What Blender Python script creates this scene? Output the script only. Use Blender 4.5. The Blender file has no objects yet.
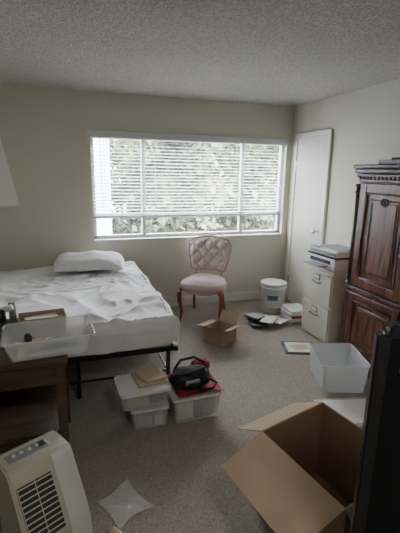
import bpy, bmesh, math, random
from mathutils import Vector, Matrix, Euler, noise
random.seed(4)
scene=bpy.context.scene
H=2.44; R=2.73; BK=4.62; LF=-1.35; RR=-1.1
# ------------------------------------------------------------ materials
def mat(name,col,rough=.6,metal=0,spec=.5,nscale=0,namt=0,bump=0,bscale=60,col2=None,alpha=None,coat=0,bdist=.01):
    m=bpy.data.materials.new(name);m.use_nodes=True
    nt=m.node_tree;b=nt.nodes['Principled BSDF'];out=nt.nodes['Material Output']
    b.inputs['Base Color'].default_value=(*col,1);b.inputs['Roughness'].default_value=rough
    b.inputs['Metallic'].default_value=metal;b.inputs['Specular IOR Level'].default_value=spec
    b.inputs['Coat Weight'].default_value=coat
    tc=nt.nodes.new('ShaderNodeTexCoord')
    if nscale:
        n=nt.nodes.new('ShaderNodeTexNoise');n.inputs['Scale'].default_value=nscale;n.inputs['Detail'].default_value=5
        nt.links.new(tc.outputs['Object'],n.inputs['Vector'])
        r=nt.nodes.new('ShaderNodeValToRGB');r.color_ramp.elements[0].position=.3;r.color_ramp.elements[1].position=.7
        c2=col2 or tuple(max(0,c*(1-namt)) for c in col)
        r.color_ramp.elements[0].color=(*c2,1);r.color_ramp.elements[1].color=(*col,1)
        nt.links.new(n.outputs['Fac'],r.inputs['Fac']);nt.links.new(r.outputs['Color'],b.inputs['Base Color'])
    if bump:
        n2=nt.nodes.new('ShaderNodeTexNoise');n2.inputs['Scale'].default_value=bscale;n2.inputs['Detail'].default_value=3
        nt.links.new(tc.outputs['Object'],n2.inputs['Vector'])
        bp=nt.nodes.new('ShaderNodeBump');bp.inputs['Strength'].default_value=bump;bp.inputs['Distance'].default_value=bdist
        nt.links.new(n2.outputs['Fac'],bp.inputs['Height']);nt.links.new(bp.outputs['Normal'],b.inputs['Normal'])
    if alpha is not None:
        tr=nt.nodes.new('ShaderNodeBsdfTransparent');mx=nt.nodes.new('ShaderNodeMixShader')
        mx.inputs[0].default_value=alpha
        nt.links.new(tr.outputs[0],mx.inputs[1]);nt.links.new(b.outputs[0],mx.inputs[2]);nt.links.new(mx.outputs[0],out.inputs['Surface'])
    return m
def wood(name,c1,c2,scale=3,axis=2,rough=.4,dist=4):
    m=bpy.data.materials.new(name);m.use_nodes=True;nt=m.node_tree;b=nt.nodes['Principled BSDF']
    tc=nt.nodes.new('ShaderNodeTexCoord');mp=nt.nodes.new('ShaderNodeMapping')
    s=[scale*5]*3;s[axis]=scale*.6;mp.inputs['Scale'].default_value=s
    n=nt.nodes.new('ShaderNodeTexNoise');n.inputs['Scale'].default_value=1.5;n.inputs['Detail'].default_value=8;n.inputs['Distortion'].default_value=dist*.3
    r=nt.nodes.new('ShaderNodeValToRGB');r.color_ramp.elements[0].position=.35;r.color_ramp.elements[1].position=.68
    r.color_ramp.elements[0].color=(*c1,1);r.color_ramp.elements[1].color=(*c2,1)
    nt.links.new(tc.outputs['Object'],mp.inputs['Vector']);nt.links.new(mp.outputs[0],n.inputs['Vector'])
    nt.links.new(n.outputs['Fac'],r.inputs['Fac']);nt.links.new(r.outputs['Color'],b.inputs['Base Color'])
    b.inputs['Roughness'].default_value=rough
    return m
M={}
M['wall']=mat('wall_paint',(.64,.62,.53),.85,spec=.2,bump=.15,bscale=90)
M['ceil']=mat('popcorn_ceiling',(.74,.70,.64),.95,spec=.1,nscale=70,namt=.38,bump=1.0,bscale=70,bdist=.03)
M['carpet']=mat('carpet_pile',(.46,.405,.35),.98,spec=.05,nscale=110,namt=.40,bump=1,bscale=160)
M['trim']=mat('trim_white',(.76,.75,.70),.5)
M['door']=mat('door_paint',(.68,.66,.58),.5)
M['frame']=mat('window_frame_white',(.62,.63,.63),.4)
M['blind']=mat('blind_slat',(.66,.68,.70),.5)
M['glass']=mat('window_glass',(.9,.95,1),.05,alpha=.06)
M['sheet']=mat('white_sheet',(.83,.83,.85),.9,spec=.1,bump=.15,bscale=25)
M['matt']=mat('mattress_ticking',(.72,.72,.74),.9)
M['blackmetal']=mat('black_metal',(.012,.012,.015),.45,metal=.3)
M['card']=mat('cardboard',(.41,.30,.21),.85,nscale=6,namt=.12,spec=.2)
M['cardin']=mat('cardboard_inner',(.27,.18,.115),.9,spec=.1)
M['clear']=mat('clear_plastic',(.82,.85,.86),.12,alpha=.30)
M['film']=mat('clear_film',(.85,.85,.84),.22,alpha=.42)
M['frost']=mat('frosted_plastic',(.80,.83,.84),.25,alpha=.30)
M['frost2']=mat('frosted_tote_plastic',(.82,.85,.87),.25,alpha=.52)
M['wplast']=mat('white_plastic',(.72,.72,.70),.4)
M['lidp']=mat('lid_plastic',(.62,.63,.62),.4)
M['beige']=mat('beige_enamel',(.66,.62,.52),.4)
M['heater']=mat('heater_plastic',(.52,.49,.40),.45)
M['heaterlt']=mat('heater_side',(.62,.62,.58),.4)
M['dark']=mat('dark_vent',(.03,.03,.03),.6)
M['blk']=mat('black_plastic',(.012,.013,.016),.3)
M['screen']=mat('tv_screen',(.006,.007,.009),.25,spec=.25)
M['fabblk']=mat('black_fabric',(.015,.015,.02),.85,bump=.4,bscale=120)
M['red']=mat('red_cloth',(.27,.03,.05),.85,bump=.3,bscale=80)
M['grey']=mat('grey_plastic',(.28,.29,.3),.5)
M['paper']=mat('paper',(.72,.71,.67),.8)
M['teal']=mat('printed_green',(.12,.24,.19),.5)
M['blue']=mat('printed_blue',(.05,.12,.28),.5)
M['tan']=mat('tan_board',(.50,.40,.28),.7)
M['chrome']=mat('chrome',(.6,.6,.6),.25,metal=1)
M['uph']=mat('chair_upholstery',(.66,.58,.52),.8,bump=.2,bscale=70)
M['upseat']=mat('chair_seat_fabric',(.68,.54,.50),.8,bump=.2,bscale=70)
M['gold']=mat('carved_frame',(.50,.38,.32),.5)
M['redwood']=wood('chair_redwood',(.16,.035,.022),(.36,.10,.055),4)
M['armo']=wood('armoire_walnut',(.045,.016,.009),(.23,.092,.045),1.6,dist=8,rough=.36)
M['armod']=wood('armoire_dark',(.035,.014,.008),(.12,.048,.026),2,rough=.4)
M['desk']=wood('desk_wood',(.04,.022,.013),(.10,.06,.035),2,axis=0)
M['shade']=mat('lamp_shade',(.86,.85,.82),.8)
M['brass']=mat('brass',(.4,.28,.12),.35,metal=1)
M['leaf']=mat('leaves',(.060,.078,.048),.8,nscale=2,col2=(.022,.032,.020),spec=.1)
M['leaf2']=mat('leaves_light',(.19,.215,.14),.8,nscale=2,col2=(.08,.10,.065),spec=.1)
M['bark']=mat('bark',(.055,.045,.035),.9)
M['stucco']=mat('stucco_pale',(.34,.40,.48),.9)
M['stucco2']=mat('stucco_grey',(.25,.27,.3),.9)
M['asph']=mat('pavement',(.25,.25,.25),.9)
# ------------------------------------------------------------ mesh builder
class MB:
    def __init__(s,name): s.name=name;s.bm=bmesh.new();s.mats=[]
    def mi(s,m):
        m=M[m]
        if m not in s.mats: s.mats.append(m)
        return s.mats.index(m)
    def merge(s,t,m,mx=None,smooth=False):
        i=s.mi(m)
        for f in t.faces: f.material_index=i;f.smooth=smooth
        if mx: t.transform(mx)
        me=bpy.data.meshes.new('t');t.to_mesh(me);t.free();s.bm.from_mesh(me);bpy.data.meshes.remove(me)
    def box(s,c,d,m,rot=(0,0,0),bev=0,taper=None,seg=2):
        t=bmesh.new();bmesh.ops.create_cube(t,size=1)
        for v in t.verts:
            v.co=Vector((v.co.x*d[0],v.co.y*d[1],v.co.z*d[2]))
            if taper and v.co.z<0: v.co.x*=taper;v.co.y*=taper
        if bev: bmesh.ops.bevel(t,geom=t.edges[:],offset=bev,segments=seg,affect='EDGES',profile=.5)
        s.merge(t,m,Matrix.Translation(c)@Euler(rot).to_matrix().to_4x4(),smooth=False)
    def cyl(s,c,r1,r2,h,m,rot=(0,0,0),seg=24,caps=True,smooth=True):
        t=bmesh.new();bmesh.ops.create_cone(t,cap_ends=caps,segments=seg,radius1=r1,radius2=r2,depth=h)
        s.merge(t,m,Matrix.Translation(c)@Euler(rot).to_matrix().to_4x4(),smooth=smooth)
    def sph(s,c,d,m,rot=(0,0,0),seg=16):
        t=bmesh.new();bmesh.ops.create_uvsphere(t,u_segments=seg,v_segments=seg//2+2,radius=1)
        t.transform(Matrix.Diagonal((d[0],d[1],d[2],1)))
        s.merge(t,m,Matrix.Translation(c)@Euler(rot).to_matrix().to_4x4(),smooth=True)
    def lathe(s,prof,m,c=(0,0,0),seg=28):
        t=bmesh.new();rings=[]
        for r,z in prof:
            rings.append([t.verts.new((c[0]+r*math.cos(2*math.pi*k/seg),c[1]+r*math.sin(2*math.pi*k/seg),c[2]+z)) for k in range(seg)])
        for a,b in zip(rings,rings[1:]):
            for k in range(seg): t.faces.new((a[k],a[(k+1)%seg],b[(k+1)%seg],b[k]))
        s.merge(t,m,smooth=True)
    def tube(s,pts,r,m,seg=8,rf=None):
        pts=[Vector(p) for p in pts];t=bmesh.new();rings=[]
        for i,p in enumerate(pts):
            d=(pts[min(i+1,len(pts)-1)]-pts[max(i-1,0)]).normalized()
            up=Vector((0,0,1)) if abs(d.z)<.9 else Vector((1,0,0))
            a=d.cross(up).normalized();b=d.cross(a).normalized()
            rr=rf(i/(len(pts)-1)) if rf else r
            rings.append([t.verts.new(p+rr*(a*math.cos(2*math.pi*k/seg)+b*math.sin(2*math.pi*k/seg))) for k in range(seg)])
        for x,y in zip(rings,rings[1:]):
            for k in range(seg): t.faces.new((x[k],x[(k+1)%seg],y[(k+1)%seg],y[k]))
        t.faces.new(rings[0][::-1]);t.faces.new(rings[-1])
        s.merge(t,m,smooth=True)
    def slab(s,pts,th,m):
        pts=[Vector(p) for p in pts];n=(pts[1]-pts[0]).cross(pts[-1]-pts[0]).normalized()*th/2
        t=bmesh.new();a=[t.verts.new(p+n) for p in pts];b=[t.verts.new(p-n) for p in pts]
        t.faces.new(a);t.faces.new(b[::-1]);k=len(pts)
        for i in range(k): t.faces.new((a[i],b[i],b[(i+1)%k],a[(i+1)%k]))
        bmesh.ops.recalc_face_normals(t,faces=t.faces[:]);s.merge(t,m)
    def grid(s,nu,nv,fn,m,smooth=True):
        t=bmesh.new();g=[[t.verts.new(fn(i/nu,j/nv)) for j in range(nv+1)] for i in range(nu+1)]
        for i in range(nu):
            for j in range(nv): t.faces.new((g[i][j],g[i+1][j],g[i+1][j+1],g[i][j+1]))
        s.merge(t,m,smooth=smooth)
    def done(s,loc=(0,0,0),rz=0,rot=None):
        me=bpy.data.meshes.new(s.name)
        s.bm.to_mesh(me);s.bm.free()
        for m in s.mats: me.materials.append(m)
        o=bpy.data.objects.new(s.name,me);scene.collection.objects.link(o)
        o.location=loc;o.rotation_euler=rot if rot else (0,0,rz);return o
def simple(name,c,d,m,**k):
    b=MB(name);b.box((0,0,0),d,m,**k);return b.done(c)
# ------------------------------------------------------------ room shell
W0,W1,Z0,Z1=.27,2.655,.86,2.03
T=.14
simple('floor',((LF+R)/2,(BK+RR)/2,-.05),(R-LF+.3,BK-RR+.3,.1),'carpet')
simple('ceiling',((LF+R)/2,(BK+RR)/2,H+.05),(R-LF+.3,BK-RR+.3,.1),'ceil')
b=MB('wall_back');yc=BK+T/2
b.box(((LF-T+W0)/2,yc,H/2),(W0-LF+T,T,H),'wall');b.box(((W1+R+T)/2,yc,H/2),(R+T-W1,T,H),'wall')
b.box(((W0+W1)/2,yc,Z0/2),(W1-W0,T,Z0),'wall');b.box(((W0+W1)/2,yc,(Z1+H)/2),(W1-W0,T,H-Z1),'wall');b.done()
simple('wall_right',(R+T/2,(BK+RR)/2,H/2),(T,BK-RR,H),'wall')
simple('wall_left',(LF-T/2,(BK+RR)/2,H/2),(T,BK-RR,H),'wall')
simple('wall_rear',((LF+R)/2,RR-T/2,H/2),(R-LF+2*T,T,H),'wall')
def baseb(name,c,d):
    b=MB(name);b.box(c,d,'trim',bev=.004)
    s=(d[0],d[1]*.55,.018) if d[0]>d[1] else (d[0]*.55,d[1],.018)
    off=(0,.003,0) if d[0]>d[1] else (.003,0,0)
    b.box((c[0]+off[0],c[1]+off[1],c[2]+d[2]/2+.008),s,'trim');b.done()
baseb('baseboard_back',((LF+R)/2,BK-.009,.05),(R-LF,.018,.10))
baseb('baseboard_right',(R-.009,(3.77+RR)/2,.05),(.018,3.77-RR,.10))
# door on right wall
b=MB('door_1')
b.box((R-.014,4.14,1.035),(.026,.60,2.05),'door',bev=.004)
for yy in (3.815,4.475): b.box((R-.0175,yy,1.04),(.034,.05,2.08),'trim',bev=.005)
b.box((R-.0175,4.145,2.085),(.034,.71,.05),'trim',bev=.005)
b.cyl((R-.05,3.89,1.0),.012,.012,.06,'chrome',rot=(0,math.pi/2,0));b.sph((R-.085,3.89,1.0),(.022,.028,.028),'chrome')
for zz in (.3,1.75): b.box((R-.03,4.447,zz),(.012,.02,.09),'chrome')
b.done()
# window
b=MB('window_1');yw=BK+.09
wd=W1-W0
for z in (Z0+.025,Z1-.025): b.box(((W0+W1)/2,yw,z),(wd,.06,.05),'frame',bev=.004)
for x in (W0+.02,W1-.02): b.box((x,yw,(Z0+Z1)/2),(.04,.06,Z1-Z0),'frame',bev=.004)
ZT=1.13
b.box(((W0+W1)/2,yw,ZT),(wd,.06,.05),'frame',bev=.004)
m1,m2=W0+wd*.245,W0+wd*.765
for x in (m1,m2): b.box((x,yw,(Z0+Z1)/2),(.045,.055,Z1-Z0),'frame',bev=.004)
b.box(((W0+W1)/2,yw+.01,(Z0+Z1)/2),(wd,.004,Z1-Z0),'glass')
b.done()
b=MB('trim_1')
b.box(((W0+W1)/2,BK+.02,Z0+.006),(wd-.002,.075,.012),'trim',bev=.003);b.done()
# blinds
b=MB('venetian_blind');yb=BK+.025
b.box(((W0+W1)/2,BK-.012,Z1-.01),(wd+.04,.03,.07),'blind',bev=.004)
b.box(((W0+W1)/2,yb,Z1-.03),(wd-.02,.04,.04),'blind')
n=22;zt=Z1-.08;zb=1.145
for i in range(n):
    z=zt-(zt-zb-.02)*i/(n-1)
    t=math.radians(10)
    def fn(u,v,z=z):
        a=(v-.5)*.044;c=.002*(1-(2*v-1)**2)
        return (W0+.012+u*(wd-.024),yb+a*math.cos(t)-c*math.sin(t),z+a*math.sin(t)+c*math.cos(t)+.002*math.sin(u*7+i))
    b.grid(12,3,fn,'blind')
b.box(((W0+W1)/2,yb,zb-.012),(wd-.024,.045,.016),'blind',bev=.003)
for fx in (.06,.3,.53,.76,.94):
    for dy in (-.022,.022): b.tube([(W0+wd*fx,yb+dy,Z1-.05),(W0+wd*fx,yb+dy,zb-.01)],.0012,'blind',seg=4)
b.tube([(W0+.1,yb-.045,Z1-.05),(W0+.11,yb-.045,1.25)],.004,'wplast',seg=6)
b.done()
# ------------------------------------------------------------ outside
simple('ground_outside',(2,24,-2.9),(70,38,.1),'asph')
b=MB('building_outside')
b.box((-1.35,9.6,.6),(4.2,4.5,7.2),'stucco')
for i in range(2):
    for j in range(2):
        b.box((-.5-i*1.7,7.33,.4+j*2.4),(.9,.06,1.1),'frame');b.box((-.5-i*1.7,7.30,.4+j*2.4),(.78,.03,.98),'grey')
b.box((-1.35,9.6,4.25),(4.5,4.8,.15),'stucco2');b.done()
b=MB('apartment_block')
b.box((12,26,1),(16,6,8),'stucco2')
for i in range(6):
    for j in range(3): b.box((5.5+i*2.5,22.97,-1.4+j*2.5),(1.2,.06,1.2),'grey')
b.box((12,26,5.1),(16.5,6.5,.3),'stucco');b.done()
b=MB('garden_wall');b.box((0,0,0),(12,.3,2.6),'stucco');b.box((0,0,1.34),(12.1,.4,.08),'frame')
for i in range(7): b.box((-5.4+i*1.8,-.17,0),(.25,.06,2.6),'stucco2')
b.done((7.0,8.0,-1.6))
def tree(loc,hgt,rad,seed,nc=80,xmin=-99,zlo=-1.2):
    rnd=random.Random(seed);b=MB('tree')
    b.tube([(0,0,-2.85),(.05,.03,-1.5),(-.08,0,0),(.06,.05,hgt*.5),(.0,.05,hgt*.8)],.12,'bark',rf=lambda t:.15-.10*t)
    for k in range(8):
        a=rnd.random()*6.28;e=rnd.uniform(.3,.9)*rad
        z0=rnd.uniform(-.3,hgt*.4);b.tube([(0,0,z0),(e*.5*math.cos(a),e*.5*math.sin(a),z0+.4),(e*math.cos(a),e*math.sin(a),z0+1.0)],.04,'bark',rf=lambda t:.06-.04*t,seg=6)
    t=bmesh.new();t2=bmesh.new()
    cl=[(Vector((rnd.gauss(0,.58)*rad,rnd.gauss(0,.5)*rad,rnd.uniform(zlo,hgt))),rnd.uniform(.3,.7)) for _ in range(nc)]
    for c,cr in cl:
        lt=rnd.random()<.45
        for _ in range(110):
            p=c+Vector((rnd.gauss(0,1),rnd.gauss(0,1),rnd.gauss(0,.8)))*cr*.45
            a=Vector((rnd.gauss(0,1),rnd.gauss(0,1),rnd.gauss(0,1))).normalized()*.10
            q=a.cross(Vector((rnd.gauss(0,1),rnd.gauss(0,1),rnd.gauss(0,1)))).normalized()*.065
            if p.x<xmin: continue
            tt=t2 if (lt and rnd.random()<.7) else t
            tt.faces.new([tt.verts.new(p-a),tt.verts.new(p+q),tt.verts.new(p+a),tt.verts.new(p-q)])
    b.merge(t,'leaf');b.merge(t2,'leaf2')
    b.done(loc)
tree((2.7,9.6,0),3.2,1.3,1,xmin=-1.6,zlo=.3);tree((4.6,10.8,0),2.8,1.4,2,zlo=.2);tree((6.9,10.9,0),3.4,1.3,3,zlo=.2);tree((3.9,15.5,0),3.0,1.9,5);tree((2.4,16.2,0),3.2,1.5,6);tree((6.6,15.8,0),3.0,1.8,9)
# ------------------------------------------------------------ bed
bx0,bx1,by0,by1=-.84,.70,2.68,4.56
b=MB('bed')
zf=.345
def bar(c,d): b.box(c,d,'blackmetal',bev=.004)
bar(((bx0+bx1)/2,by0+.04,zf),(bx1-bx0+.06,.03,.035));bar(((bx0+bx1)/2,by1-.03,zf),(bx1-bx0,.03,.035))
for x in (bx0,(bx0+bx1)/2,bx1+.02): bar((x,(by0+by1)/2,zf),(.03,by1-by0-.04,.035))
for k in range(12): bar(((bx0+bx1)/2,by0+.15+k*.152,zf),(bx1-bx0,.02,.012))
for x in (bx0+.03,(bx0+bx1)/2-.04,(bx0+bx1)/2+.08,bx1-.02):
    for y in (by0+.11,(by0+by1)/2,by1-.2):
        bar((x,y,zf/2),(.028,.028,zf))
    bar((x,(by0+by1)/2,.12),(.018,by1-by0-.35,.018))
for y in (by0+.11,(by0+by1)/2): bar(((bx0+bx1)/2,y,.13),(bx1-bx0-.06,.016,.016))
def rbox(c,d,m,r,nz=0.0,seg=5):
    t=bmesh.new();bmesh.ops.create_cube(t,size=1)
    for v in t.verts: v.co=Vector((v.co.x*d[0],v.co.y*d[1],v.co.z*d[2]))
    bmesh.ops.bevel(t,geom=t.edges[:],offset=r,segments=seg,affect='EDGES',profile=.5)
    b.merge(t,m,Matrix.Translation(c),smooth=True)
rbox(((bx0+bx1)/2,(by0+by1)/2,.475),(bx1-bx0,by1-by0,.22),'matt',.05)
def duvet(u,v):
    ex=.24
    X=bx0-ex+u*(bx1-bx0+2*ex);Y=by0-ex+v*(by1-by0-.10+ex)
    dx=max(X-bx1,bx0-X,0);dy=max(by0-Y,0)
    top=.60
    f=noise.noise(Vector((X*1.3,Y*1.1,0)));g=noise.noise(Vector((X*1.7,Y*1.9,5)))
    def ridge(a,b_,s): return math.exp(-(noise.noise(Vector((a,b_,s)))*4.5)**2)
    wr=.016*noise.noise(Vector((X*2.2+f*2,Y*3.0,1)))+.017*ridge(X*1.6+f*2,Y*3.2+X*1.5+g*2,4)+.016*ridge(X*3.5+g*2,Y*2.2-X*1.8+f,8)+.011*ridge(X*5+f*3,Y*6+g*3,12)+.003*noise.noise(Vector((X*14,Y*18,2)))
    d=math.hypot(dx,dy)
    rr=.07
    if d<=0: drop=0;out=0
    else:
        a=min(d/rr,math.pi/2);out=rr*math.sin(a);drop=rr*(1-math.cos(a))+max(0,d-rr*math.pi/2)
    s_=X if dy>dx else Y
    wv=(.016*noise.noise(Vector((X*6,Y*6,7)))+.014*math.sin(s_*22+f*8)*noise.noise(Vector((s_*2,3,3))))*min(1,d/.1)
    cx=min(max(X,bx0),bx1);cy=max(Y,by0)
    nx=(X-cx)/d if d else 0;ny=(Y-cy)/d if d else 0
    hem=.05*noise.noise(Vector((X*2,Y*2,9)))*min(1,d/.2)
    return Vector((cx+nx*(out-.045+wv+.012),cy+ny*(out-.045+wv+.012),top-drop+wr*(1 if d<.08 else .3)+hem))
b.grid(190,190,duvet,'sheet')
b.done()
b=MB('pillow')
def pil(sg):
    def f(u,v):
        a,c=2*u-1,2*v-1
        h=.10*((1-abs(a)**3)*(1-abs(c)**3))**.45 if abs(a)<1 and abs(c)<1 else 0
        k=1-.07*(c*c)
        w=.022*noise.noise(Vector((a*2,c*2,3)))+.008*noise.noise(Vector((a*6,c*6,3)))
        return (a*.36*k,c*.24,sg*h*(1 if sg>0 else .25)+w+.015)
    return f
b.grid(30,24,pil(1),'sheet');b.grid(30,24,pil(-1),'sheet');b.done((.19,4.25,.675),rot=(math.radians(5),0,math.radians(-4)))
# ------------------------------------------------------------ tufted chair (front = -Y local)
b=MB('tufted_chair')
def seat_out(a):
    c,s_=math.cos(a),math.sin(a)
    x=.25*math.copysign(abs(c)**.6,c);y=.23*math.copysign(abs(s_)**.6,s_)
    if y>0: x*=.88
    return x,y
def seattop(u,v):
    x,y=seat_out(u*2*math.pi)
    return (x*v,y*v,.49-.05*v**4+.004*math.cos(v*9))
b.grid(36,10,seattop,'upseat')
def seatside(u,v):
    x,y=seat_out(u*2*math.pi);k=1+.03*math.sin(v*math.pi);return (x*k,y*k,.44-.055*v)
b.grid(36,5,seatside,'upseat')
def rail(u,v):
    x,y=seat_out(u*2*math.pi);k=1.02-.03*v;return (x*k,y*k,.39-(.05+.012*math.cos(u*8*math.pi))*v)
b.grid(48,3,rail,'gold')
def under(u,v):
    x,y=seat_out(u*2*math.pi);return (x*v,y*v,.36)
b.grid(24,2,under,'redwood')
for sx in (-1,1):
    x0,y0=sx*.215,-.19
    b.tube([(x0,y0,.38),(x0+sx*.025,y0-.02,.33),(x0+sx*.02,y0-.015,.24),(x0+sx*.0,y0,.13),(x0+sx*.005,y0-.008,.05),(x0+sx*.02,y0-.025,.012)],.02,'redwood',rf=lambda t:.034-.02*min(1,t*1.25)+(.008 if t>.9 else 0),seg=10)
    b.tube([(sx*.17,.19,.38),(sx*.175,.21,.2),(sx*.19,.27,.0)],.02,'redwood',rf=lambda t:.021-.007*t,seg=8)
def halfw(v):
    return (.185+.055*math.sin(min(1,v*1.3)*math.pi*.5))*(1-max(0,(v-.78)/.22)**2.6*.16)
ZB=.53
def bz(v,a): return ZB+v*.335+.035*math.cos(a*math.pi*.5)*v**3
def backp(side,grow=0):
    def f(u,v):
        a=2*u-1;w=halfw(v)+grow
        x=a*w;z=bz(v,a)+grow*(v-.5)*2
        y=.20+.10*v-.03*a*a
        e=(1-a**6)*(1-(2*v-1)**6);e=max(0,e)**.5
        if side<0:
            gx=x/.066;gz=(z-ZB)/.072
            A=abs(math.cos(math.pi*(gx+gz)/2));B=abs(math.cos(math.pi*(gx-gz)/2))
            tf=.040*((A*B)**.5)-.040
            y-=(.080+tf)*e
        else: y+=.02*e
        return (x,y,z)
    return f
b.grid(80,80,backp(-1),'uph');b.grid(20,20,backp(1),'uph')
fr=backp(1,.008);pts=[]
for i in range(0,21): pts.append(fr(0,i/20))
for i in range(1,20): pts.append(fr(i/20,1))
for i in range(20,-1,-1): pts.append(fr(1,i/20))
b.tube(pts,.011,'gold',seg=8)
b.tube([fr(i/10,0) for i in range(11)],.012,'gold')
for sx in (-1,1): b.tube([(sx*.16,.19,.38),(sx*.155,.20,.55)],.016,'gold')
for gz in range(0,6):
    for gx in range(-3,4):
        if (gx+gz)%2==0: continue
        z=ZB+.072*gz;x=.066*gx;v=(z-ZB)/.36
        if .08<v<.92 and abs(x)<halfw(v)-.03: b.sph((x,.20+.10*v-.044,z),(.009,.006,.009),'gold',seg=8)
b.done((1.44,4.15,0),math.radians(-32))
# ------------------------------------------------------------ file cabinet (front faces -X)
b=MB('file_cabinet')
cy0,cy1,cx0=3.08,3.55,2.36
cx=(cx0+R-.03)/2
b.box((cx,(cy0+cy1)/2,.37),(R-.03-cx0,cy1-cy0,.74),'beige',bev=.006)
for z in (.20,.54):
    b.box((cx0-.006,(cy0+cy1)/2,z),(.016,cy1-cy0-.03,.32),'beige',bev=.005)
    yc=(cy0+cy1)/2
    b.tube([(cx0-.012,yc-.06,z+.05),(cx0-.04,yc-.055,z+.05),(cx0-.04,yc+.055,z+.05),(cx0-.012,yc+.06,z+.05)],.007,'grey')
    b.box((cx0-.018,yc,z+.105),(.006,.10,.055),'grey');b.box((cx0-.022,yc,z+.105),(.004,.08,.035),'paper')
b.cyl((cx0-.016,cy0+.05,.69),.010,.010,.012,'chrome',rot=(0,math.pi/2,0))
b.done()
b=MB('printer')
b.box((0,0,.055),(.36,.42,.11),'wplast',bev=.012);b.box((0.01,0,.155),(.33,.40,.07),'wplast',bev=.015)
b.box((-.17,0,.075),(.03,.30,.035),'dark');b.box((-.23,0,.04),(.14,.24,.008),'grey',bev=.002)
b.box((-.14,.13,.188),(.04,.12,.012),'grey');b.box((.02,-.02,.19),(.24,.32,.010),'grey',bev=.002)
b.box((.0,0,.122),(.355,.415,.014),'dark')
b.box((-.15,0,.155),(.035,.36,.03),'grey',bev=.003)
b.done((2.53,3.31,.742),math.radians(4))
# ------------------------------------------------------------ armoire (front faces -X)
b=MB('armoire')
ax,ay1,ay0=2.30,2.80,1.55
dp=R-.025-ax;xc=ax+dp/2;yc=(ay0+ay1)/2;wy=ay1-ay0
b.box((xc,yc,.86),(dp-.02,wy-.04,1.60),'armo')
b.box((xc,yc,.06),(dp+.01,wy+.01,.12),'armod',bev=.01)
b.box((xc-.005,yc,.70),(dp+.03,wy+.01,.035),'armod',bev=.008)
for k,(g,z,h) in enumerate(((.0,1.60,.03),(.02,1.64,.03),(.035,1.675,.035),(.05,1.71,.03))):
    b.box((xc-g/2,yc,z),(dp+g,wy+g,h),'armod',bev=.008)
for i in range(30): b.box((ax-.018,ay0+.03+i*(wy-.06)/29,1.622),(.02,.022,.018),'armo',bev=.003)
def framed(d0,d1,z0,z1,fw):
    m=(d0+d1)/2;w=d1-d0;zc=(z0+z1)/2;hh=z1-z0
    b.box((ax,m,zc),(.03,w,hh),'armo',bev=.004)
    for yy in (d0+fw/2,d1-fw/2): b.box((ax-.018,yy,zc),(.02,fw,hh),'armo',bev=.006)
    for z in (z0+fw/2,z1-fw/2): b.box((ax-.018,m,z),(.02,w-2*fw,fw),'armo',bev=.006)
    e=fw+.008
    b.tube([(ax-.024,y,z) for y,z in ((d0+e,z0+e),(d1-e,z0+e),(d1-e,z1-e),(d0+e,z1-e),(d0+e,z0+e))],.008,'armod')
    b.box((ax-.012,m,zc),(.02,w-2*fw-.09,hh-2*fw-.09),'armo',bev=.012)
    e=fw+.075
    b.tube([(ax-.024,y,z) for y,z in ((d0+e,z0+e),(d1-e,z0+e),(d1-e,z1-e),(d0+e,z1-e),(d0+e,z0+e))],.004,'armod',seg=6)
for (d0,d1) in ((yc+.01,ay1-.06),(ay0+.06,yc-.01)):
    framed(d0,d1,.73,1.58,.075)
    framed(d0,d1,.14,.67,.06)
    m=(d0+d1)/2
    for a in range(10):  # carved rosette
        an=a*math.pi/5;b.sph((ax-.024,m+.035*math.cos(an),1.44+.0+.022*math.sin(an)),(.008,.013,.010),'armod',seg=8)
    b.sph((ax-.026,m,1.44),(.012,.016,.014),'armo',seg=10)
b.sph((ax-.045,yc+.05,1.08),(.014,.014,.014),'brass',seg=10)
for yy in (ay1-.03,ay0+.03):
    b.cyl((ax-.005,yy,1.14),.028,.028,.84,'armod',seg=16)
    for z in (.74,.79,1.5,1.56): b.cyl((ax-.005,yy,z),.036,.036,.025,'armod',seg=16)
    b.box((ax-.005,yy,.40),(.05,.055,.54),'armod',bev=.006)
b.done()
b=MB('serving_tray');b.box((0,0,.006),(.24,.34,.012),'blk',bev=.003)
for s_ in (-1,1): b.box((0,s_*.17,.018),(.24,.012,.03),'blk',bev=.003);b.box((s_*.12,0,.018),(.012,.34,.03),'blk',bev=.003)
b.cyl((.02,-.05,.035),.05,.06,.05,'grey');b.cyl((-.03,.08,.03),.035,.04,.04,'dark');b.done((2.45,2.46,1.727))
b=MB('wooden_board');b.box((0,0,.16),(.02,.18,.34),'armo',bev=.003);b.done((2.52,2.96,.004),rot=(0,math.radians(14),0))
# ------------------------------------------------------------ bucket
b=MB('plastic_bucket')
b.lathe([(0,.003),(.128,.003),(.134,.01),(.145,.30),(.152,.30),(.152,.315),(.147,.32),(.147,.335),(.155,.335),(.156,.36),(.150,.368),(.14,.362),(0,.362)],'wplast')
b.tube([(.155*math.cos(a),.155*math.sin(a),.30-.11*abs(math.sin((a+.6))) ) for a in [(-.6-math.pi)+math.pi*i/14 for i in range(15)]],.003,'chrome',seg=6)
def lab(u,v):
    a=math.radians(205+u*90);z=.08+v*.17;r=.1345+.0115*(z/.30)+.0015
    return (r*math.cos(a),r*math.sin(a),z)
b.grid(14,3,lab,'paper')
def lab2(u,v):
    a=math.radians(215+u*50);z=.17+v*.06;r=.1345+.0115*(z/.30)+.003
    return (r*math.cos(a),r*math.sin(a),z)
b.grid(14,2,lab2,'blue');b.done((2.32,4.14,0))
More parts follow.
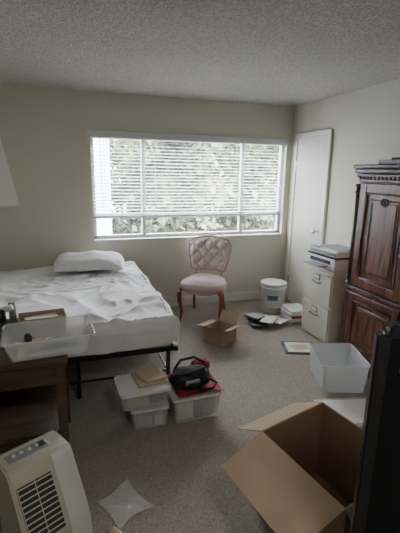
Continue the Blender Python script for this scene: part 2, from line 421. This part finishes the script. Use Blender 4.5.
# ------------------------------------------------------------ boxes
def carton(name,A,B,D,z0,z1,flaps,th=.006):
    A,B,D=[Vector((*p,0)) for p in (A,B,D)];C=B+D-A
    b=MB(name);P=[A,B,C,D];zz=lambda p,z:Vector((p.x,p.y,z));cen=(A+C)/2
    for i in range(4):
        p,q=P[i],P[(i+1)%4]
        b.slab([zz(p,z0),zz(q,z0),zz(q,z1),zz(p,z1)],th,'card')
        pi=cen+(p-cen)*(1-.02);qi=cen+(q-cen)*(1-.02)
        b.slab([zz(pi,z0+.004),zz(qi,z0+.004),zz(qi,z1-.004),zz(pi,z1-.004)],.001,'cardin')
        if flaps[i]:
            L,dz=flaps[i];e=(q-p).normalized();o=Vector((e.y,-e.x,0))
            if o.dot((p+q)/2-cen)<0:o=-o
            h=math.sqrt(max(0,L*L-dz*dz))*(1 if L>0 else -1)
            b.slab([zz(p,z1),zz(q,z1),zz(q-e*.012,z1+dz)+o*h,zz(p+e*.012,z1+dz)+o*h],th*.7,'card')
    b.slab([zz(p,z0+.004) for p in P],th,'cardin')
    return b
b=carton('cardboard_box',(.82,1.49),(1.25,1.62),(.91,.99),.004,.45,[(.21,-.10),(.2,-.17),(.2,-.15),(.25,-.10)]);b.done()
b=carton('cardboard_box',(1.215,3.485),(1.34,3.31),(1.41,3.61),.004,.165,[(.11,.05),(.09,.03),(.12,.10),(.11,-.02)]);b.done()
# ------------------------------------------------------------ bins
def bin_(b,c,d,m,th=.004,tp=.9,rim=True,lid=None,rz=0):
    Rm=Matrix.Rotation(rz,3,'Z');c=Vector(c)
    cs=[(-1,-1),(1,-1),(1,1),(-1,1)]
    n=6;out=[]
    for q,(sx,sy) in enumerate(cs):
        for i in range(n):
            a=math.radians(180+90*q+90*i/(n-1));r=.03
            out.append((sx*(d[0]/2-r)+r*math.cos(a),sy*(d[1]/2-r)+r*math.sin(a)))
    N=len(out)
    def wallf(off):
        def f(u,v):
            x,y=out[round(u*N)%N];k=tp+(1-tp)*v
            l=math.hypot(x,y);return c+Rm@Vector((x*k*(1-off/l),y*k*(1-off/l),.003+v*d[2]))
        return f
    b.grid(N,4,wallf(0),m,smooth=False);b.grid(N,4,wallf(th),m,smooth=False)
    t=bmesh.new();t.faces.new([t.verts.new(c+Rm@Vector((x*tp,y*tp,.004))) for x,y in out]);b.merge(t,m)
    if rim:
        b.tube([c+Rm@Vector((x*1.015,y*1.015,d[2])) for x,y in out+[out[0]]],.006,m,seg=6)
    if lid:
        t=bmesh.new();a1=[t.verts.new(c+Rm@Vector((x*1.03,y*1.03,d[2]+.0))) for x,y in out];a2=[t.verts.new(c+Rm@Vector((x*1.03,y*1.03,d[2]+.02))) for x,y in out]
        t.faces.new(a1[::-1]);t.faces.new(a2)
        for i in range(N): t.faces.new((a1[i],a1[(i+1)%N],a2[(i+1)%N],a2[i]))
        b.merge(t,lid)
b=MB('storage_bin');bin_(b,(0,0,0),(.25,.24,.13),'frost',lid='lidp')
b.box((-.04,0,.05),(.11,.18,.08),'grey');b.box((.06,0,.04),(.06,.18,.07),'paper');b.done((.44,2.40,0))
b=MB('storage_bin');bin_(b,(0,0,0),(.33,.27,.10),'frost',lid='wplast')
b.box((-.05,0,.045),(.14,.2,.07),'tan');b.box((.08,.0,.04),(.09,.2,.06),'dark');b.done((.41,2.415,.153),math.radians(3))
b=MB('storage_bin');bin_(b,(0,0,0),(.34,.32,.17),'frost',lid='lidp')
b.box((-.08,0,.075),(.11,.26,.12),'paper');b.box((.02,-.01,.07),(.05,.24,.12),'dark');b.box((.10,-.01,.07),(.08,.24,.10),'tan');b.done((.755,2.43,0),math.radians(2))
b=MB('paper_stack');b.box((0,0,.006),(.19,.19,.012),'tan');b.box((.02,.01,.018),(.16,.17,.01),'tan',rot=(0,0,.2));b.done((.46,2.44,.276),.15)
# bag
b=MB('shoulder_bag')
t=bmesh.new();bmesh.ops.create_icosphere(t,subdivisions=4,radius=1)
for v in t.verts:
    p=v.co.copy();k=1+.22*noise.noise(p*1.8)+.09*noise.noise(p*5)
    v.co=Vector((p.x*.145*k,p.y*.11*k,max(-.045,.065*k*p.z)))
b.merge(t,'fabblk',Matrix.Translation((0,0,.056)),smooth=True)
b.tube([(-.13,-.04,.08),(-.15,-.06,.12),(-.08,-.09,.135),(.02,-.06,.13),(.09,-.02,.12)],.010,'fabblk')
b.tube([(-.1,.06,.1),(-.05,.08,.15),(.05,.07,.16),(.12,.04,.12)],.009,'fabblk')
b.tube([(.1,-.08,.06),(.15,-.10,.03),(.1,-.14,.02),(.0,-.13,.022)],.008,'fabblk')
b.box((-.03,-.10,.07),(.10,.02,.03),'grey',rot=(.5,0,.1),bev=.004);b.done((.745,2.39,.219),.1)
b=MB('red_cloth')
def cl(u,v):
    x=(u-.5)*.36;y=(v-.5)*.32;z=.008+.014*abs(noise.noise(Vector((x*8,y*8,1))))+.008*noise.noise(Vector((x*14,y*11,3)))
    ex=max(0,x-.13);z-=ex*1.2
    return (x-ex*.3,y,max(z,-.16)+.012)
b.grid(36,36,cl,'red');b.done((.80,2.43,.189),.05)
b=MB('red_pouch')
t=bmesh.new();bmesh.ops.create_icosphere(t,subdivisions=3,radius=1)
for v in t.verts:
    p=v.co.copy();k=1+.25*noise.noise(p*2.5+Vector((3,0,0)));v.co=Vector((p.x*.07*k,p.y*.05*k,p.z*.05*k))
b.merge(t,'red',Matrix.Translation((0,0,.045)),smooth=True);b.done((.86,2.545,.222))
# plastic tote open
b=MB('plastic_tote');bin_(b,(0,0,0),(.36,.42,.23),'frost2',tp=.9);b.done((2.01,2.47,0),math.radians(-18))
b=MB('plastic_lid');b.box((0,0,.012),(.42,.34,.012),'frost2',bev=.005);b.box((0,0,.02),(.36,.28,.006),'wplast',bev=.002);b.done((1.82,2.05,0),math.radians(-12))
# books
b=MB('book_stack')
for i,(x,y,a,w,h,m) in enumerate([(0,0,.2,.28,.22,'paper'),(.1,.06,.9,.2,.26,'grey'),(-.08,-.06,-.3,.18,.24,'dark'),(.13,-.1,.4,.18,.22,'paper'),(-.04,.07,.1,.2,.16,'teal'),(.02,-.12,.7,.22,.14,'paper'),(-.08,.0,.3,.13,.17,'grey')]):
    b.box((x,y,.009+i*.013),(w,h,.012),m,rot=(0,0,a),bev=.001)
b.done((2.01,3.82,0),.1)
b=MB('book_stack')
for i,m in enumerate(['tan','paper','red','paper','wplast']):
    b.box((.01*(-1)**i,0,.016+i*.03),(.22,.28,.026),m,rot=(0,0,.05*(-1)**i),bev=.002)
    b.box((.006,0,.016+i*.03),(.222,.27,.018),'paper',rot=(0,0,.05*(-1)**i))
b.done((2.42,3.80,0),-.1)
b=MB('magazine');b.slab([(-.17,-.12,.006),(.15,-.15,.006),(.17,.12,.006),(-.15,.15,.006)],.01,'dark')
b.slab([(-.14,-.095,.013),(.125,-.12,.013),(.14,.095,.013),(-.125,.12,.013)],.003,'paper');b.box((0,0,.0155),(.16,.11,.002),'tan',rot=(0,0,.1));b.done((2.06,3.09,0),-.25)
# ------------------------------------------------------------ desk & clutter
b=MB('wooden_desk')
dx0,dx1,dy0,dy1=-1.2,-.04,1.90,2.56
b.box(((dx0+dx1)/2,(dy0+dy1)/2,.735),(dx1-dx0,dy1-dy0,.03),'desk',bev=.006)
b.box(((dx0+dx1)/2,dy0+.03,.665),(dx1-dx0-.08,.02,.11),'desk');b.box(((dx0+dx1)/2,dy1-.03,.665),(dx1-dx0-.08,.02,.11),'desk')
for x in (dx0+.05,dx1-.04):
    b.box((x,(dy0+dy1)/2,.665),(.02,dy1-dy0-.08,.11),'desk')
    for y in (dy0+.035,dy1-.035): b.box((x,y,.36),(.045,.045,.72),'desk',bev=.004)
b.box(((dx0+dx1)/2,(dy0+dy1)/2,.33),(dx1-dx0-.06,dy1-dy0-.06,.02),'desk')
b.box(((dx0+dx1)/2-.1,dy1-.06,.5),(dx1-dx0-.3,.02,.32),'desk')
b.box((-.75,(dy0+dy1)/2,.5),(.42,dy1-dy0-.1,.32),'desk');b.done()
b=MB('plastic_tub');bin_(b,(0,0,0),(.42,.28,.10),'clear',tp=.86);b.box((-.03,0,.012),(.25,.18,.012),'paper',rot=(0,0,.1))
b.box((.05,.02,.025),(.14,.10,.012),'grey',rot=(0,0,.5));b.box((-.08,.0,.03),(.10,.14,.02),'tan',rot=(0,0,-.3));b.box((-.02,-.05,.03),(.16,.03,.02),'dark',rot=(0,0,.2),bev=.005)
b.box((.09,-.05,.03),(.07,.05,.03),'blue',rot=(0,0,.3),bev=.004);b.cyl((-.10,.05,.05),.018,.018,.07,'dark',rot=(1.4,.3,0))
b.done((-.125,2.05,.752),.08)
b=MB('cardboard_tray');b.box((0,0,.008),(.26,.14,.012),'card')
for s_ in (-1,1): b.box((0,s_*.07,.025),(.26,.005,.04),'card');b.box((s_*.13,0,.025),(.005,.14,.04),'card')
b.box((0,0,.02),(.18,.1,.01),'paper',rot=(0,0,.2));b.done((-.18,2.45,.752),.1)
b=MB('loose_papers')
for i in range(4): b.box((.03*i-.04,.015*(-1)**i,.003+.003*i),(.15,.20,.002),'paper',rot=(0,0,.5*i-.4))
b.done((-.72,2.08,.752),.1)
b=MB('desk_clutter')
b.cyl((-.02,0,.05),.03,.03,.1,'blk');b.cyl((.04,.05,.06),.02,.02,.12,'grey');b.box((.02,-.05,.02),(.08,.04,.035),'dark',rot=(0,0,.4),bev=.008)
b.cyl((.02,.0,.10),.018,.018,.06,'wplast',rot=(.2,1.2,0))
b.tube([(-.04,-.05,.01),(.0,-.08,.04),(.04,-.09,.02),(.06,-.05,.01)],.005,'blk');b.done((-.385,2.44,.752))
b=MB('table_lamp')
b.cyl((0,0,.015),.07,.06,.03,'brass');b.lathe([(.02,.03),(.04,.08),(.05,.18),(.04,.30),(.018,.38),(.012,.7),(.012,.95)],'wplast')
def sh(off):
    def f(u,v):
        q=u*4;k=int(q)%4;fr_=q-int(q);cs=[(-1,-1),(1,-1),(1,1),(-1,1)]
        a,c=cs[k],cs[(k+1)%4];w=(.215-off)-.06*v
        return ((a[0]+(c[0]-a[0])*fr_)*w,(a[1]+(c[1]-a[1])*fr_)*w,.72+.37*v)
    return f
b.grid(16,2,sh(0),'shade',smooth=False);b.grid(16,2,sh(.004),'shade',smooth=False)
for zz,ww in ((.722,.216),(1.088,.156)):
    b.tube([(-ww,-ww,zz),(ww,-ww,zz),(ww,ww,zz),(-ww,ww,zz),(-ww,-ww,zz)],.005,'shade',seg=6)
for a in range(4): b.tube([(0,0,.93),(.17*math.cos(a*math.pi/2),.17*math.sin(a*math.pi/2),.93)],.003,'chrome',seg=5)
b.done((-.475,2.25,.752),.25)
# ------------------------------------------------------------ heater (sloped front)
b=MB('portable_heater')
w=.29
prof=[(.10,.0),(.10,.55),(.08,.552),(.04,.552),(.0,.552),(-.04,.55),(-.065,.53),(-.115,.41),(-.165,.29),(-.21,.17),(-.225,.0)]
prof=[(y*.95,z*.74) for y,z in prof]
t=bmesh.new();L=[t.verts.new((-w/2,y,z)) for y,z in prof];Rr=[t.verts.new((w/2,y,z)) for y,z in prof]
t.faces.new(L);t.faces.new(Rr[::-1]);k=len(prof)
for i in range(k): t.faces.new((L[i],L[(i+1)%k],Rr[(i+1)%k],Rr[i]))
bmesh.ops.recalc_face_normals(t,faces=t.faces[:])
bmesh.ops.bevel(t,geom=[e for e in t.edges if abs(e.verts[0].co.x-e.verts[1].co.x)<1e-5],offset=.008,segments=3,affect='EDGES')
b.merge(t,'heater')
zt_=.552*.74
b.box((-.02,.035,zt_),(.18,.06,.008),'grey',bev=.003)
for i in range(4): b.cyl((-.08+i*.035,.035,zt_+.006),.009,.009,.008,'wplast',seg=12)
b.box((.045,.035,zt_+.006),(.03,.035,.004),'dark')
def pp(s):
    s=s*(5);i=min(4,int(s));f=s-i
    q=prof[5+i:7+i];a=Vector((0,*q[0]));c=Vector((0,*q[1]));p=a+(c-a)*f;d=(c-a).normalized();return p,Vector((0,d.z,-d.y)),d
def patch(x0,x1,s0,s1,off,m,nu=8,nv=16,bul=0):
    def f(u,v):
        p,nn,d=pp(s0+(s1-s0)*v)
        if nn.y>0: nn=-nn
        return Vector((x0+(x1-x0)*u,0,0))+p+nn*(off+bul*math.sin(math.pi*u))
    b.grid(nu,nv,f,m)
patch(.045,.14,.05,.99,.006,'heaterlt',bul=.008)
patch(-.128,.026,.30,.78,.002,'dark')
for i in range(10):
    s=.31+.47*i/10
    patch(-.128,.026,s,s+.014,.008,'heater',1,1)
for i in range(3): patch(-.128+i*.075,-.124+i*.075,.30,.78,.010,'heater',1,12)
b.done((-.20,1.70,0),math.radians(29))
b=MB('plastic_film')
def pf(u,v):
    x=(u-.5)*.22;y=(v-.5)*.22;k=1-.22*abs(math.sin(u*4+v*2.4));return (x*k,y*(1-.15*math.sin(u*4)),.006+.008*abs(noise.noise(Vector((x*6,y*6,2))))+.001*noise.noise(Vector((x*30,y*30,2))))
b.grid(40,40,pf,'film');b.done((.19,1.72,0),.5)
b=MB('shoe');
b.box((0,0,.012),(.08,.22,.024),'blk',bev=.01)
t=bmesh.new();bmesh.ops.create_icosphere(t,subdivisions=3,radius=1)
for v in t.verts:
    p=v.co.copy();v.co=Vector((p.x*.04,p.y*.105,max(-.01,p.z*(.05+.03*(p.y<0)*abs(p.y))) ))
b.merge(t,'card',Matrix.Translation((0,0,.03)),smooth=True);b.done((.125,1.46,0),.1)
# ------------------------------------------------------------ television standing on end
b=MB('television')
wt,ht=.72,1.27
t=bmesh.new();bmesh.ops.create_cube(t,size=1)
for v in t.verts: v.co=Vector((v.co.x*wt,v.co.y*.045,v.co.z*ht))
bmesh.ops.bevel(t,geom=[e for e in t.edges if abs((e.verts[0].co-e.verts[1].co).normalized().y)>.9],offset=.03,segments=5,affect='EDGES')
bmesh.ops.bevel(t,geom=t.edges[:],offset=.006,segments=2,affect='EDGES',clamp_overlap=True)
b.merge(t,'blk',Matrix.Translation((wt/2,0,ht/2)))
b.box((wt/2,-.0235,ht/2),(wt-.07,.003,ht-.07),'screen')
b.box((wt/2,.035,ht*.4),(wt*.6,.04,ht*.5),'blk',bev=.01)
b.box((.075,-.026,ht-.10),(.022,.002,.05),'grey')
b.done((.765,.80,0),math.radians(-32))
# ------------------------------------------------------------ lights
w=bpy.data.worlds.new('World');scene.world=w;w.use_nodes=True;nt=w.node_tree
bg=nt.nodes['Background'];sky=nt.nodes.new('ShaderNodeTexSky');sky.sky_type='NISHITA';sky.sun_disc=False
sky.sun_elevation=math.radians(50);sky.sun_rotation=math.radians(160);sky.air_density=1.2;sky.dust_density=4
mix=nt.nodes.new('ShaderNodeMixRGB');mix.inputs[0].default_value=.8;mix.inputs[2].default_value=(1.0,.995,.98,1)
mul=nt.nodes.new('ShaderNodeMixRGB');mul.blend_type='MULTIPLY';mul.inputs[0].default_value=1;mul.inputs[2].default_value=(.15,.15,.15,1)
nt.links.new(sky.outputs[0],mul.inputs[1]);nt.links.new(mul.outputs[0],mix.inputs[1]);nt.links.new(mix.outputs[0],bg.inputs[0])
bg.inputs[1].default_value=52
l=bpy.data.lights.new('window_portal','AREA');l.shape='RECTANGLE';l.size=wd;l.size_y=Z1-Z0;l.cycles.is_portal=True
o=bpy.data.objects.new('window_portal',l);o.location=((W0+W1)/2,BK+.16,(Z0+Z1)/2);o.rotation_euler=(math.radians(-90),0,0);scene.collection.objects.link(o)
l=bpy.data.lights.new('fill_light','AREA');l.shape='DISK';l.size=.5;l.energy=18;l.color=(1,.96,.9)  # added fill lamp behind the camera, lifts the dim foreground
b=MB('fill_fixture');b.cyl((0,0,0),.28,.28,.03,'wplast');b.done((.6,-.1,H-.016))  # unseen disc added as a housing for the fill lamp
o=bpy.data.objects.new('fill_light',l);o.location=(.6,-.1,H-.04);scene.collection.objects.link(o)
# ------------------------------------------------------------ camera
p=math.radians(13.4);ya=math.radians(18.4);r=.0178
lr=Vector((math.cos(ya),-math.sin(ya),0));fh=Vector((math.sin(ya),math.cos(ya),0))
fw=fh*math.cos(p)+Vector((0,0,-math.sin(p)));lu=lr.cross(fw)
cr=(lr+r*lu).normalized();cu=(lu-r*lr).normalized()
mx=Matrix((cr,cu,-fw)).transposed().to_4x4();mx.translation=(0,0,1.65)
cam=bpy.data.cameras.new('camera');cam.sensor_fit='HORIZONTAL';cam.sensor_width=36;cam.lens=36;cam.clip_start=.02
co=bpy.data.objects.new('camera',cam);co.matrix_world=mx;scene.collection.objects.link(co);scene.camera=co
